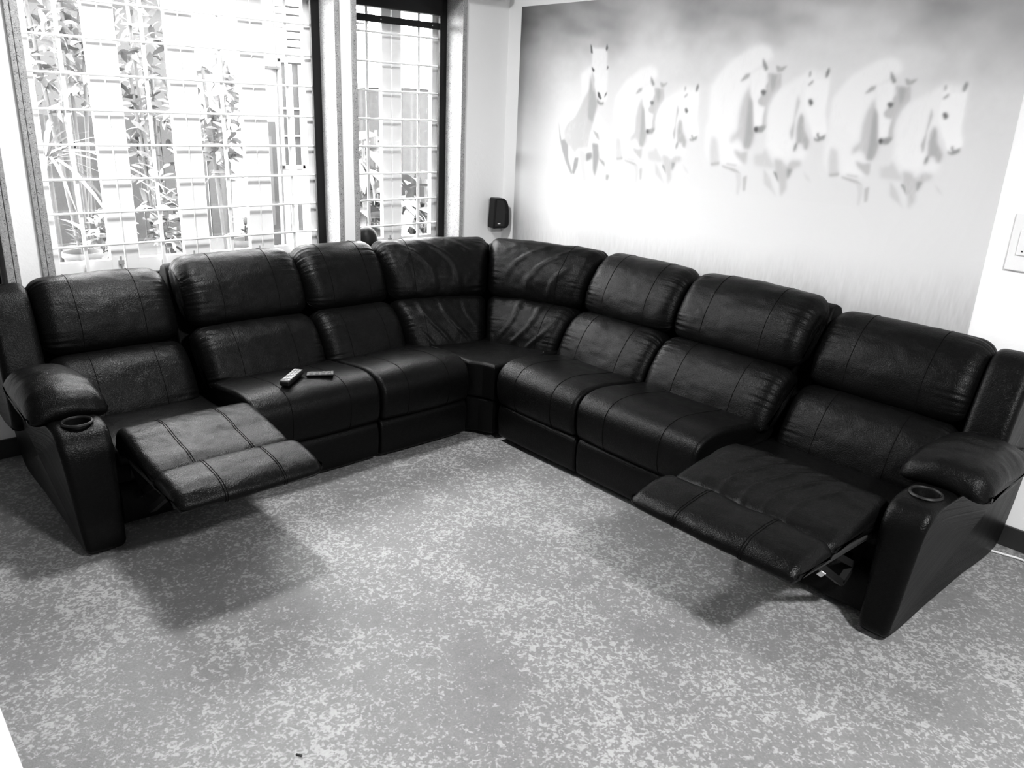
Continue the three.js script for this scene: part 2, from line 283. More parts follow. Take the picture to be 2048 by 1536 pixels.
// an upholstered block: a closed profile swept along the run with rounded, puckered ends
function roll(F, prof, a0, a1, o = {}) {
  const { n = 64, cols = 44, e = 0.03, inset = e, crown = 0, pucker = 0.0, seed = 1, wrinkle = 0, wrinkleFn, scale = 1, tension = 0.5, len = Math.abs(a1 - a0) * scale, seams = [], seamRange = [0, 1] } = o;
  const ring = closedSpline(prof, n, tension), N = ring.length; let area = 0;
  for (let i = 0; i < N; i++) { const [x, y] = ring[i], [X, Y] = ring[(i + 1) % N]; area += x * Y - X * y; }
  const sg = area > 0 ? 1 : -1, nor = ring.map((_, i) => { const [x, y] = ring[(i + N - 1) % N], [X, Y] = ring[(i + 1) % N], l = Math.hypot(X - x, Y - y) || 1; return [sg * (Y - y) / l, -sg * (X - x) / l]; });
  const arc = [0]; for (let i = 1; i <= N; i++) { const [x, y] = ring[i - 1], [X, Y] = ring[i % N]; arc.push(arc[i - 1] + Math.hypot(X - x, Y - y)); }
  const r = rng(seed * 7919 + 13), ph = Array.from({ length: 12 }, () => r() * 6.283), ts = [];
  const ne = 9; for (let k = 0; k < ne; k++) ts.push(e * (1 - Math.cos(k / ne * Math.PI / 2)) / len);
  const mid = cols - 2 * ne; for (let k = 0; k <= mid; k++) ts.push(e / len + (1 - 2 * e / len) * k / mid);
  for (let k = ne - 1; k >= 0; k--) ts.push(1 - e * (1 - Math.cos(k / ne * Math.PI / 2)) / len);
  const at = (t, i, lift = 0) => {
    const d = Math.min(t, 1 - t) * len, q = Math.max(0, 1 - d / e), end = t < 0.5 ? 0 : 3; let off = -inset * (1 - Math.sqrt(Math.max(0, 1 - q * q)));
    off += crown * (1 - Math.pow(Math.abs(2 * t - 1), 2.4));
    const l = arc[i];
    if (pucker) { const w = Math.exp(-Math.pow(d / 0.055, 1.2)) * (1 - q * 0.6); off += pucker * w * (Math.sin(l * 360 + ph[end] + 3 * Math.sin(l * 41 + ph[end + 1])) + 0.8 * Math.sin(l * 190 + ph[end + 2])) * 0.5 * (0.55 + 0.45 * Math.sin(l * 23 + ph[end + 1])); }
    if (wrinkle) off += wrinkle * (L16(t * len * 9 + seed * 3.1, l * 14 + seed) + 0.5 * L32(t * len * 26 + seed, l * 40) - 0.75);
    if (wrinkleFn) off += wrinkleFn(t, l, arc[N]);
    off += lift;
    const [s, y] = ring[i % N], [ns, ny] = nor[i % N];
    return F(a0 + (a1 - a0) * t, s + ns * off, y + ny * off);
  };
  const pos = [], uv = [], idx = [], W = N + 1;
  ts.forEach((t) => { for (let i = 0; i <= N; i++) { pos.push(...at(t, i)); uv.push(t * len, arc[i]); } });
  for (let k = 0; k + 1 < ts.length; k++) for (let i = 0; i < N; i++) { const a = k * W + i, b = a + W; idx.push(a, a + 1, b, b, a + 1, b + 1); }
  for (const k of [0, ts.length - 1]) {
    const c = pos.length / 3, m = [0, 0, 0]; for (let i = 0; i < N; i++) for (let q = 0; q < 3; q++) m[q] += pos[3 * (k * W + i) + q] / N;
    pos.push(...m); uv.push(ts[k] * len, 0);
    for (let i = 0; i < N; i++) k ? idx.push(k * W + i, k * W + i + 1, c) : idx.push(k * W + i + 1, k * W + i, c);
  }
  let g = new THREE.BufferGeometry(); g.setAttribute('position', new THREE.Float32BufferAttribute(pos, 3)); g.setAttribute('uv', new THREE.Float32BufferAttribute(uv, 2)); g.setIndex(idx);
  // turn the faces outwards if this run mirrors the profile
  const A = F(a0, 0, 0), B = F(a1, 0, 0), S = F(a0, 1, 0), Y = F(a0, 0, 1), v = (p) => new THREE.Vector3(p[0] - A[0], p[1] - A[1], p[2] - A[2]);
  if (v(B).dot(v(S).cross(v(Y))) * sg < 0) { for (let k = 0; k < idx.length; k += 3) [idx[k], idx[k + 1]] = [idx[k + 1], idx[k]]; g.setIndex(idx); }
  g.computeVertexNormals();
  const nn = g.attributes.normal; for (let k = 0; k < ts.length; k++) { const a = k * W, b = a + N, x = nn.getX(a) + nn.getX(b), y = nn.getY(a) + nn.getY(b), z = nn.getZ(a) + nn.getZ(b), l = Math.hypot(x, y, z) || 1; nn.setXYZ(a, x / l, y / l, z / l); nn.setXYZ(b, x / l, y / l, z / l); }
  g.userData.seams = seams.map((t) => { const p = []; for (let i = 0; i <= N; i++) { const f = i / N; if (f >= seamRange[0] && f <= seamRange[1]) p.push(new THREE.Vector3(...at(t, i, 0.0004))); } return new THREE.TubeGeometry(new THREE.CatmullRomCurve3(p), 60, 0.0014, 5); });
  return g;
}
const sofa = thing('sectional_sofa', 'large black leather L-shaped sectional sofa with raised footrests at both ends', 'sofa');
function pad(name, F, prof, a0, a1, o, parent = sofa, mat = M.leather) {
  const g = roll(F, prof, a0, a1, o), m = mesh(name, g, mat, parent);
  for (const t of g.userData.seams) mesh('seam', t, M.thread, m);
  return m;
}
const UPPER = [[0.62, 0.6], [0.578, 0.632], [0.588, 0.72], [0.638, 0.81], [0.70, 0.873], [0.765, 0.898], [0.825, 0.88], [0.85, 0.80], [0.80, 0.69], [0.70, 0.61]];
const LOWER = [[0.42, 0.345], [0.388, 0.375], [0.425, 0.475], [0.485, 0.56], [0.55, 0.602], [0.61, 0.6], [0.66, 0.55], [0.60, 0.44], [0.50, 0.35]];
const SEAT = [[0.04, 0.213], [-0.008, 0.224], [-0.026, 0.30], [-0.014, 0.375], [0.045, 0.42], [0.16, 0.428], [0.34, 0.405], [0.52, 0.38], [0.53, 0.30], [0.3, 0.22]];
const KICK = [[0.04, 0.03], [0.008, 0.034], [0.0, 0.075], [-0.004, 0.13], [0.002, 0.185], [0.03, 0.207], [0.09, 0.2], [0.09, 0.04]];
const SEATR = [[0.06, 0.26], [0.03, 0.29], [0.06, 0.33], [0.16, 0.335], [0.36, 0.325], [0.58, 0.31], [0.58, 0.25], [0.25, 0.24]];
const shift = (p, ds, dy) => p.map(([s, y]) => [s + ds, y + dy]);
const shell = (F, a0, a1, ds, top) => pad('back_shell', F, [[0.70 + ds, 0.05], [0.70 + ds, 0.30], [0.80 + ds, top - 0.1], [0.84 + ds, top], [0.90 + ds, top], [0.945, top - 0.1], [0.95, 0.3], [0.95, 0.05]], a0, a1, { e: 0.012, n: 48, cols: 24, tension: 0.25 }, sofa, M.leatherDull);
const base = (F, a0, a1) => pad('base_frame', F, [[0.07, 0.035], [0.07, 0.2], [0.1, 0.28], [0.6, 0.28], [0.75, 0.2], [0.75, 0.035]], a0, a1, { e: 0.01, n: 40, cols: 22, tension: 0.1 }, sofa, M.leatherDull);
const gap = 0.004;
function unit(F, sa, sb, ba, bb, seed, reclined) {
  const two = [0.27, 0.73];
  if (reclined) {
    pad('upper_back_cushion', F, shift(UPPER, 0.065, -0.055), ba + gap, bb - gap, { n: 170, cols: 56, e: 0.075, inset: 0.058, crown: 0.01, pucker: 0.006, seed, wrinkle: 0.004, seams: two, seamRange: [0.02, 0.62] });
    pad('lower_back_cushion', F, shift(LOWER, 0.06, -0.06), ba + gap, bb - gap, { n: 150, cols: 56, e: 0.065, inset: 0.05, crown: 0.008, pucker: 0.005, seed: seed + 1, wrinkle: 0.004, seams: two, seamRange: [0.02, 0.6] });
    pad('seat_cushion', F, SEATR, sa + gap, sb - gap, { e: 0.03, crown: 0.006, seed: seed + 2, wrinkle: 0.003 });
    shell(F, Math.min(ba, bb), Math.max(ba, bb), 0.08, 0.78);
  } else {
    pad('upper_back_cushion', F, UPPER, ba + gap, bb - gap, { n: 170, cols: 56, e: 0.075, inset: 0.058, crown: 0.01, pucker: 0.0075, seed, wrinkle: 0.0045, seams: two, seamRange: [0.02, 0.62] });
    pad('lower_back_cushion', F, LOWER, ba + gap, bb - gap, { n: 150, cols: 56, e: 0.065, inset: 0.05, crown: 0.008, pucker: 0.0075, seed: seed + 1, wrinkle: 0.0045, seams: two, seamRange: [0.02, 0.6] });
    pad('seat_cushion', F, SEAT, sa + gap, sb - gap, { e: 0.022, crown: 0.008, pucker: 0.0015, seed: seed + 2, wrinkle: 0.0025, seams: two, seamRange: [0.03, 0.55] });
    shell(F, Math.min(ba, bb), Math.max(ba, bb), 0, 0.85);
    pad('kick_panel', F, KICK, sa + gap, sb - gap, { e: 0.012, n: 40, cols: 34, crown: 0.003, seed: seed + 3 });
  }
  base(F, Math.min(sa, sb) + 0.01, Math.max(sa, sb) - 0.01);
}
unit(FL, 0.72, 1.25, 0.662, 1.228, 10, true);
unit(FL, 1.25, 1.865, 1.24, 1.835, 20, false);
unit(FL, 1.865, 2.385, 1.835, 2.31, 30, false);
unit(FR, -2.83, -2.28, -2.86, -2.265, 40, false);
unit(FR, -2.28, -1.62, -2.265, -1.59, 50, false);
unit(FR, -1.62, -0.90, -1.585, -0.93, 60, true);
// corner wedge: two fanned back halves, a wedge seat and a narrow front
const folds = (sgn, seed) => (t, l, L) => { const m = smooth(0.12, 0.3, t) * (1 - smooth(0.75, 0.95, t)), k = t * 24 + sgn * l * 26; return m * 0.0065 * Math.pow(Math.max(0, Math.sin(k + 1.4 * Math.sin(l * 17 + seed))), 2) * smooth(0.02, 0.12, l) * (1 - smooth(0.3, 0.42, l)); };
for (const [F, sgn, seed] of [[FWL, 1, 70], [FWR, -1, 80]]) {
  pad('upper_back_cushion', F, UPPER, 0.012, 0.988, { len: 0.72, e: 0.06, inset: 0.055, crown: 0.012, pucker: 0.006, seed, wrinkle: 0.006, cols: 90, n: 150, wrinkleFn: folds(sgn, seed), seams: [sgn > 0 ? 0.25 : 0.75], seamRange: [0.02, 0.62] });
  pad('lower_back_cushion', F, LOWER, 0.012, 0.988, { len: 0.5, e: 0.05, inset: 0.045, crown: 0.01, pucker: 0.006, seed: seed + 1, wrinkle: 0.006, cols: 90, n: 150, wrinkleFn: folds(sgn, seed + 3), seams: [sgn > 0 ? 0.25 : 0.75], seamRange: [0.02, 0.6] });
  pad('back_shell', F, [[0.70, 0.05], [0.70, 0.30], [0.80, 0.75], [0.84, 0.85], [0.88, 0.85], [0.93, 0.75], [0.94, 0.3], [0.94, 0.05]], 0, 1, { len: 0.7, e: 0.012, n: 48, cols: 24, tension: 0.25 }, sofa, M.leatherDull);
}
function slab(pts, y0, y1, bevel) {
  const s = new THREE.Shape(); pts.forEach(([x, z], i) => i ? s.lineTo(x, -z) : s.moveTo(x, -z)); s.closePath();
  const g = new THREE.ExtrudeGeometry(s, { depth: y1 - y0 - 2 * bevel, bevelEnabled: true, bevelSize: bevel, bevelThickness: bevel, bevelSegments: 4, curveSegments: 6 }); g.rotateX(-Math.PI / 2); g.translate(0, y0 + bevel, 0); return metric(g);
}
mesh('wedge_seat', slab([[2.415, -2.985], [2.455, -2.92], [2.47, -2.86], [2.92, -2.86], [2.95, -3.05], [2.82, -3.32], [2.6, -3.45], [2.415, -3.45]], 0.215, 0.402, 0.018), M.leather, sofa);
mesh('wedge_front', slab([[2.41, -2.99], [2.445, -2.94], [2.475, -2.87], [2.9, -2.86], [2.9, -3.4], [2.41, -3.42]], 0.03, 0.21, 0.012), M.leather, sofa);
// footrests, swung out in front of both end seats
const REST = [[0.05, 0.33], [0.052, 0.39], [0.01, 0.43], [-0.08, 0.436], [-0.2, 0.42], [-0.31, 0.405], [-0.362, 0.385], [-0.362, 0.352], [-0.2, 0.345], [-0.05, 0.33]];
const FLAP = [[-0.372, 0.345], [-0.375, 0.385], [-0.41, 0.41], [-0.48, 0.41], [-0.56, 0.395], [-0.60, 0.368], [-0.59, 0.345], [-0.48, 0.335]];
function footrest(F, a0, a1, ds, k, seed) {
  const sc = (p) => p.map(([s, y]) => [s * k + ds, y]), sorted = [Math.min(a0, a1), Math.max(a0, a1)];
  const creases = (t, l, L) => 0.004 * Math.pow(Math.max(0, Math.sin(t * 46 + 9 * Math.sin(l * 6 + seed) + l * 12)), 3) * smooth(0.08, 0.3, t) * (1 - smooth(0.7, 0.92, t)) * (seed > 95 ? 1 : 0.25);
  const g = roll(F, sc(REST), a0, a1, { e: 0.035, inset: 0.03, crown: 0.006, pucker: 0.003, seed, wrinkle: 0.006, cols: 90, n: 80, wrinkleFn: creases, seams: seed < 95 ? [0.28, 0.295, 0.70, 0.715] : [], seamRange: [0.02, 0.6] });
  const rest = mesh('footrest', g, M.leather, sofa); for (const t of g.userData.seams) mesh('seam', t, M.thread, rest);
  const g2 = roll(F, sc(FLAP), a0 - 0.005 * Math.sign(a1 - a0), a1 + 0.005 * Math.sign(a1 - a0), { e: 0.04, inset: 0.03, crown: 0.006, pucker: 0.003, seed: seed + 1, wrinkle: 0.006, cols: 70, seams: [0.3, 0.315, 0.70, 0.715], seamRange: [0.05, 0.75] });
  const flap = mesh('footrest_flap', g2, M.leather, sofa); for (const t of g2.userData.seams) mesh('seam', t, M.thread, flap);
  mesh('footrest_board', roll(F, sc([[-0.05, 0.31], [-0.05, 0.33], [-0.36, 0.338], [-0.57, 0.338], [-0.585, 0.328], [-0.36, 0.318]]), sorted[0] + 0.015, sorted[1] - 0.015, { e: 0.005, n: 36, cols: 22, tension: 0.1 }), M.blackMatt, sofa);
  for (const a of [sorted[0] + 0.06, sorted[1] - 0.06]) for (const [p, q] of [[[0.06, 0.12], [-0.26, 0.31]], [[0.1, 0.28], [-0.12, 0.14]], [[-0.12, 0.14], [-0.36, 0.31]], [[0.1, 0.1], [0.06, 0.3]]]) {
    const P = F(a, p[0] * k + ds, p[1]), Q = F(a, q[0] * k + ds, q[1]); mesh('recliner_link', bar(P, Q, 0.022, 0.022), M.blackSteel, sofa);
  }
}
footrest(FL, 0.738, 1.25, 0, 1, 90);
footrest(FR, -1.535, -0.915, 0.06, 0.97, 100);
{ // front crossbars of the two opened mechanisms
  mesh('mechanism_front', roll(FL, KICK.map(([s, y]) => [s + 0.03, y * 0.9]), 0.73, 1.245, { e: 0.01, n: 36, cols: 24 }), M.leatherDull, sofa);
  mesh('mechanism_front', roll(FR, KICK.map(([s, y]) => [s + 0.0, y * 0.9]), -1.61, -0.9, { e: 0.01, n: 36, cols: 24 }), M.leatherDull, sofa);
  const t = mesh('paper_tag', new THREE.BoxGeometry(0.003, 0.03, 0.016), M.paper, sofa); t.position.set(2.2, 0.27, -0.95); t.rotation.set(0.5, 0.4, 0.35); t.userData.label = 'small white paper tag';
}
// arms with cup holders, padded arm tops and the back wings beside the end seats
const csg = new Evaluator(); csg.attributes = ['position', 'uv', 'normal'];
function arm(F, aIn, aOut, ds, seed, cupS, padA, padS) {
  const FA = (a, s, y) => { const k = (a - aIn) / (aOut - aIn); return F(a + Math.sign(aOut - aIn) * 0.042 * k * Math.min(1, y / 0.46), s, y); };
  const prof = [[-0.095, 0.02], [-0.103, 0.15], [-0.106, 0.32], [-0.098, 0.42], [-0.06, 0.475], [0.01, 0.492], [0.14, 0.492], [0.5, 0.485], [0.82, 0.47], [0.88, 0.40], [0.88, 0.02], [0.5, 0.02], [0.2, 0.02]].map(([s, y]) => [s + ds, y]);
  const g = roll(FA, prof, aIn, aOut, { e: 0.02, inset: 0.018, n: 120, cols: 34, seed, tension: 0.35, crown: 0.003, wrinkle: 0.002 });
  const top = 0.494, c = FA((aIn + aOut) / 2, cupS, top), hole = new Brush(new THREE.CylinderGeometry(0.043, 0.038, 0.16, 40).translate(c[0], c[1] - 0.04, c[2]));
  const a = new Brush(g); a.updateMatrixWorld(); hole.updateMatrixWorld();
  const cut = csg.evaluate(a, hole, SUBTRACTION), body = mesh('arm', cut.geometry, M.leather, sofa);
  const cup = mesh('cup_holder', new THREE.LatheGeometry([[0, -0.078], [0.036, -0.078], [0.04, -0.05], [0.0425, 0.0], [0.046, 0.006], [0.05, 0.006], [0.053, 0.0]].map(([x, y]) => new THREE.Vector2(x, y)), 40).translate(c[0], c[1] + 0.002, c[2]), M.blackPlastic, body);
  const [p0, p1] = padA, [s0, s1] = padS;
  pad('arm_pad', (x, s, y) => { const t = (x - (p0 + p1) / 2) / ((p1 - p0) / 2); return F(x, s, y - 0.03 * t * t); }, [[s0, 0.50], [s0 - 0.012, 0.53], [s0 + 0.03, 0.575], [s0 + 0.14, 0.595], [s0 + 0.26, 0.59], [s1, 0.57], [s1 + 0.02, 0.53], [s1 - 0.05, 0.495], [s0 + 0.1, 0.485]], p0, p1, { e: 0.05, inset: 0.04, crown: 0.008, pucker: 0.004, seed: seed + 1, wrinkle: 0.008, cols: 60, n: 80 });
}
arm(FR, -0.89, -0.792, 0.035, 110, 0.075, [-0.955, -0.665], [0.17, 0.56]);
arm(FL, 0.70, 0.565, -0.005, 120, -0.012, [0.74, 0.475], [0.06, 0.48]);
const WING = [[0.60, 0.28], [0.60, 0.45], [0.665, 0.66], [0.735, 0.79], [0.79, 0.83], [0.86, 0.82], [0.91, 0.72], [0.93, 0.45], [0.93, 0.28]];
pad('back_wing', FR, WING, -0.93, -0.775, { e: 0.03, inset: 0.025, crown: 0.004, pucker: 0.002, seed: 130, wrinkle: 0.004 });
pad('back_wing', FL, WING, 0.662, 0.50, { e: 0.03, inset: 0.025, crown: 0.004, pucker: 0.002, seed: 131, wrinkle: 0.004 });

// ---------------------------------------------------------------- small things in the room
{ // corner satellite speaker on the window wall
  const sp = thing('satellite_speaker', 'small black satellite speaker mounted on the white wall beside the mural', 'speaker', [3.385, 0.885, -3.925]); sp.rotation.y = -0.18;
  const sh = new THREE.Shape(); sh.moveTo(-0.05, 0); sh.lineTo(0.03, 0); sh.quadraticCurveTo(0.052, 0.004, 0.053, 0.03); sh.lineTo(0.05, 0.1); sh.quadraticCurveTo(0.045, 0.165, 0.012, 0.178); sh.lineTo(-0.038, 0.18); sh.quadraticCurveTo(-0.046, 0.18, -0.047, 0.17); sh.lineTo(-0.054, 0.012); sh.quadraticCurveTo(-0.055, 0, -0.05, 0);
  mesh('cabinet', metric(new THREE.ExtrudeGeometry(sh, { depth: 0.06, bevelEnabled: true, bevelSize: 0.005, bevelThickness: 0.008, bevelSegments: 3, curveSegments: 10 }).translate(0, 0, -0.04)), M.blackPlastic, sp);
  const gs = new THREE.Shape(); gs.moveTo(-0.044, 0.012); gs.lineTo(0.02, 0.012); gs.lineTo(0.026, 0.09); gs.quadraticCurveTo(0.024, 0.15, 0.004, 0.168); gs.lineTo(-0.037, 0.17); gs.closePath();
  mesh('grille_cloth', metric(new THREE.ExtrudeGeometry(gs, { depth: 0.002, bevelEnabled: true, bevelSize: 0.002, bevelThickness: 0.002, bevelSegments: 2 }).translate(0, 0, 0.027)), M.blackMatt, sp);
  mesh('badge', box(-0.03, 0.024, 0.03, -0.012, 0.03, 0.034, 0.001), M.paper, sp);
  mesh('wall_bracket', box(-0.02, 0.05, -0.07, 0.02, 0.12, -0.045, 0.003), M.blackSteel, sp);
}
function remote(name, label, pos, turn, L, W, T, rows, tilt, keys) {
  const r = thing(name, label, 'remote', pos, undefined); r.rotation.set(0, turn, tilt, 'YXZ');
  mesh('body', metric(new RoundedBoxGeometry(L, T, W, 3, Math.min(T, W) * 0.35).translate(0, T / 2, 0)), M.blackPlastic, r);
  mesh('face_plate', box(-L * 0.47, T - 0.001, -W * 0.43, L * 0.47, T + 0.0008, W * 0.43), M.remoteFace, r);
  for (let i = 0; i < rows; i++) for (let j = 0; j < 3; j++) mesh('button', metric(new RoundedBoxGeometry(L / rows * 0.5, 0.003, W * 0.22, 2, 0.001).translate(-L * 0.43 + L * 0.86 * (i + 0.5) / rows, T + 0.001, (j - 1) * W * 0.28)), keys, r);
  return r;
}
remote('remote_control', 'chunky black remote control with pale buttons lying on the seat', [1.50, 0.442, -3.09], 0.72, 0.17, 0.046, 0.024, 7, 0.02, M.keys);
remote('slim_remote', 'thin flat dark remote lying next to the chunky one on the seat', [1.635, 0.444, -3.085], -0.55, 0.12, 0.05, 0.007, 4, 0.02, M.remoteFace);
{ // black dome on the window sill with a flat arm
  const d = thing('domed_object', 'small black domed object with a flat arm on the narrow window sill', 'object', [2.50, SILL, -4.09]);
  mesh('base', new THREE.CylinderGeometry(0.035, 0.04, 0.012, 24).translate(0, 0.006, 0), M.blackPlastic, d);
  mesh('stem', rod([0, 0.01, 0], [0, 0.07, 0], 0.012), M.blackPlastic, d);
  mesh('dome', new THREE.LatheGeometry([[0.0, 0.175], [0.02, 0.173], [0.045, 0.158], [0.062, 0.13], [0.068, 0.09], [0.066, 0.06], [0.0, 0.06]].map(([x, y]) => new THREE.Vector2(x, y)), 28), M.blackPlastic, d);
  mesh('flat_arm', box(0.03, 0.072, -0.015, 0.19, 0.084, 0.015, 0.003), M.blackPlastic, d);
}
{ // white switch panel on the right wall, cut by the picture edge
  const s = thing('switch_panel', 'white wall panel with small dark marks right of the mural', 'switch', [XM, 1.205, -0.88]);
  mesh('back_plate', box(-0.012, -0.105, -0.145, 0, 0.11, 0.145, 0.004), M.switchPlate, s);
  for (let k = 0; k < 4; k++) { const r = mesh('rocker', box(-0.019, -0.045, -0.115 + k * 0.06, -0.011, 0.05, -0.07 + k * 0.06, 0.003), M.switchPlate, s); mesh('marking', box(-0.0205, -0.032 , -0.098 + k * 0.06, -0.0188, -0.026, -0.092 + k * 0.06), M.blackMatt, r); }
}
{ // white cable along the foot of the right wall
  const p = [[3.30, 0.006, -0.93], [3.36, 0.006, -0.80], [3.375, 0.006, -0.74], [3.385, 0.006, -0.70], [3.37, 0.006, -0.62], [3.40, 0.006, -0.4], [3.41, 0.006, 0.2]].map((v) => new THREE.Vector3(...v));
  tag(mesh('floor_cable', new THREE.TubeGeometry(new THREE.CatmullRomCurve3(p), 60, 0.0045, 8), M.cable), 'thin white cable running along the floor by the dark skirting', 'cable');
}
{ // white table at the lower left, only its corner in view
  const t = thing('coffee_table', 'white table top just reaching into the lower left corner', 'table', [-0.33, 0, -1.15]);
  mesh('table_top', metric(new RoundedBoxGeometry(0.9, 0.035, 1.15, 4, 0.014).translate(0, 0.4825, 0)), M.tableTop, t);
  mesh('apron', box(-0.4, 0.40, -0.52, 0.4, 0.466, 0.52, 0.004), M.tableTop, t);
  for (const x of [-0.38, 0.38]) for (const z of [-0.5, 0.5]) mesh('leg', metric(new RoundedBoxGeometry(0.05, 0.42, 0.05, 2, 0.006).translate(x, 0.21, z)), M.tableTop, t);
}
{ // crumb on the floor
  const c = tag(mesh('floor_scrap', new RoundedBoxGeometry(0.018, 0.004, 0.006, 2, 0.0018), M.blackMatt), 'tiny dark scrap lying on the mottled floor in front', 'scrap'); c.position.set(0.72, 0.002, -1.55); c.rotation.y = -1.0;
}
{ // dark curtain drawn across the left opening
  const sh = [], n = 140; for (let k = 0; k <= n; k++) { const x = -0.74 + 1.37 * k / n; sh.push([x, -4.09 + 0.028 * Math.sin(k * 0.62) + 0.008 * Math.sin(k * 1.7)]); }
  const pos = [], idx = []; sh.forEach(([x, z]) => { pos.push(x, SILL + 0.01, z, x, HEAD - 0.03, z * 0.3 + -4.09 * 0.7); }); for (let k = 0; k < n; k++) { const a = 2 * k; idx.push(a, a + 2, a + 1, a + 1, a + 2, a + 3); }
  const g = new THREE.BufferGeometry(); g.setAttribute('position', new THREE.Float32BufferAttribute(pos, 3)); g.setIndex(idx); g.computeVertexNormals();
  const c = thing('dark_curtain', 'dark curtain drawn across the window at the left edge', 'curtain'); mesh('cloth', g, M.blackMatt, c); mesh('curtain_rod', rod([-0.765, HEAD - 0.03, -4.09], [0.635, HEAD - 0.03, -4.09], 0.01), M.blackSteel, c);
}
// two square ceiling panels over the room, above the picture
for (const [x, z, label] of [[1.4, -3.05, 'square white ceiling light panel nearest the windows'], [1.3, 0.85, 'square white ceiling light panel over the middle of the room']]) {
  const l = thing('ceiling_light', label, 'ceiling light', [x, H - 0.03, z]);
  mesh('frame', merge([box(-0.17, 0, -0.17, -0.15, 0.03, 0.17), box(0.15, 0, -0.17, 0.17, 0.03, 0.17), box(-0.15, 0, -0.17, 0.15, 0.03, -0.15), box(-0.15, 0, 0.15, 0.15, 0.03, 0.17)]), M.whitePaint, l);
  mesh('diffuser', box(-0.15, 0.006, -0.15, 0.15, 0.012, 0.15), M.panelGlow, l);
  const r = new THREE.RectAreaLight(0xffffff, LAMP_RADIANCE[z < -1 ? 0 : 1], 0.3, 0.3); r.position.set(x, H - 0.034, z); r.rotation.x = -Math.PI / 2; scene.add(r);
}

// ---------------------------------------------------------------- garden outside the windows
struct('ground', box(-30, -0.45, -40, 40, -0.3, 30), M.ground);
function leafGeo(L, W, bend) {                                   // one blade, 16 triangles, drooping
  const pos = [], idx = [], n = 4; for (let k = 0; k <= n; k++) { const t = k / n, w = W * Math.sin(Math.PI * Math.min(0.98, 0.08 + t * 0.9)) * 0.5, x = L * t, y = -bend * L * t * t; pos.push(x, y + 0.15 * w, -w, x, y, 0, x, y + 0.15 * w, w); }
  for (let k = 0; k < n; k++) { const a = 3 * k; idx.push(a, a + 1, a + 3, a + 1, a + 4, a + 3, a + 1, a + 2, a + 4, a + 2, a + 5, a + 4); }
  const g = new THREE.BufferGeometry(); g.setAttribute('position', new THREE.Float32BufferAttribute(pos, 3)); g.setIndex(idx); g.computeVertexNormals(); return g;
}
const LEAVES = [leafGeo(0.15, 0.055, 0.35), leafGeo(0.19, 0.06, 0.5), leafGeo(0.12, 0.05, 0.2)], BLADES = [leafGeo(0.5, 0.035, 0.9), leafGeo(0.62, 0.035, 1.3), leafGeo(0.4, 0.03, 0.5)], PALM = [leafGeo(0.42, 0.10, 0.6), leafGeo(0.34, 0.11, 0.35)];
function plant(name, label, category, [x, y, z], o, grp) {
  const p = thing(name, label, category, [x, y + 0.012, z], grp), r = rng(o.seed), mats = o.mats;
  const stems = o.stems ?? 3, tips = [];
  for (let k = 0; k < stems; k++) {
    const a = r() * 6.283, R = o.rx * 0.6 * Math.sqrt(r()), top = [Math.cos(a) * R, o.h0 + (o.h1 - o.h0) * (0.4 + 0.6 * r()), Math.sin(a) * R * 0.6];
    mesh('stem', rod([Math.cos(a) * 0.03, 0, Math.sin(a) * 0.03], top, o.sr ?? 0.012, 6), M.stem, p); tips.push(top);
  }
  for (let k = 0; k < o.n; k++) {
    const a = r() * 6.283, q = Math.cbrt(r()), b = Math.acos(2 * r() - 1), cx = o.rx * q * Math.sin(b) * Math.cos(a), cz = (o.rz ?? o.rx * 0.7) * q * Math.sin(b) * Math.sin(a), cy = o.h0 + (o.h1 - o.h0) * (0.5 + 0.5 * q * Math.cos(b));
    const m = mesh('leaf', o.geo[Math.floor(r() * o.geo.length)], mats[Math.floor(r() * mats.length)], p);
    m.position.set(cx, cy, cz); m.rotation.set((r() - 0.5) * 1.6, r() * 6.283, (r() - 0.6) * 1.2, 'YXZ'); m.scale.setScalar((o.size ?? 0.62) * (0.8 + 0.6 * r()));
  }
  return p;
}
function fountain(name, label, category, pos, o) {              // long blades springing from one point
  const p = thing(name, label, category, pos), r = rng(o.seed);
  if (o.trunk) mesh('stem', rod([0, 0, 0], [0, o.trunk, 0], 0.018, 7), M.stem, p);
  for (let k = 0; k < o.n; k++) { const m = mesh('leaf', o.geo[Math.floor(r() * o.geo.length)], o.mats[Math.floor(r() * o.mats.length)], p); m.position.y = (o.trunk ?? 0) + r() * 0.05; m.rotation.set(0, r() * 6.283, 0.2 + r() * 0.9, 'YXZ'); m.scale.setScalar((o.size ?? 1) * (0.7 + 0.5 * r())); }
  return p;
}
const PB = 0.55;                                                // top of the raised bed
{
  const b = tag(group('raised_bed'), 'pale raised planting bed along the garden fence', 'planter');
  mesh('bed_wall', box(0.6, -0.3, -6.3, 2.75, PB - 0.03, -4.75), M.planter, b); mesh('soil', box(0.64, PB - 0.03, -6.26, 2.71, PB, -4.79), M.soil, b);
}
{ // dark slatted fence behind the bed
  const f = tag(group('garden_fence'), 'dark garden fence of upright slats behind the plants', 'fence'); const r = rng(5);
  for (let k = 0; k < 17; k++) mesh('slat', box(1.25 + k * 0.085, -0.3, -6.5, 1.25 + k * 0.085 + 0.074, 1.43 + 0.015 * r(), -6.478), M.fence, f);
  for (const y of [0.2, 1.2]) mesh('rail', box(1.25, y, -6.53, 2.69, y + 0.06, -6.501), M.fenceRail, f);
}
plant('leafy_shrub', 'tall leafy shrub behind the second window leaf from the left', 'shrub', [1.97, PB, -6.05], { seed: 21, n: 290, rx: 0.28, rz: 0.14, h0: 0.25, h1: 1.85, stems: 4, geo: LEAVES, mats: [M.leaf, M.leafPale, M.leaf, M.leafDark] });
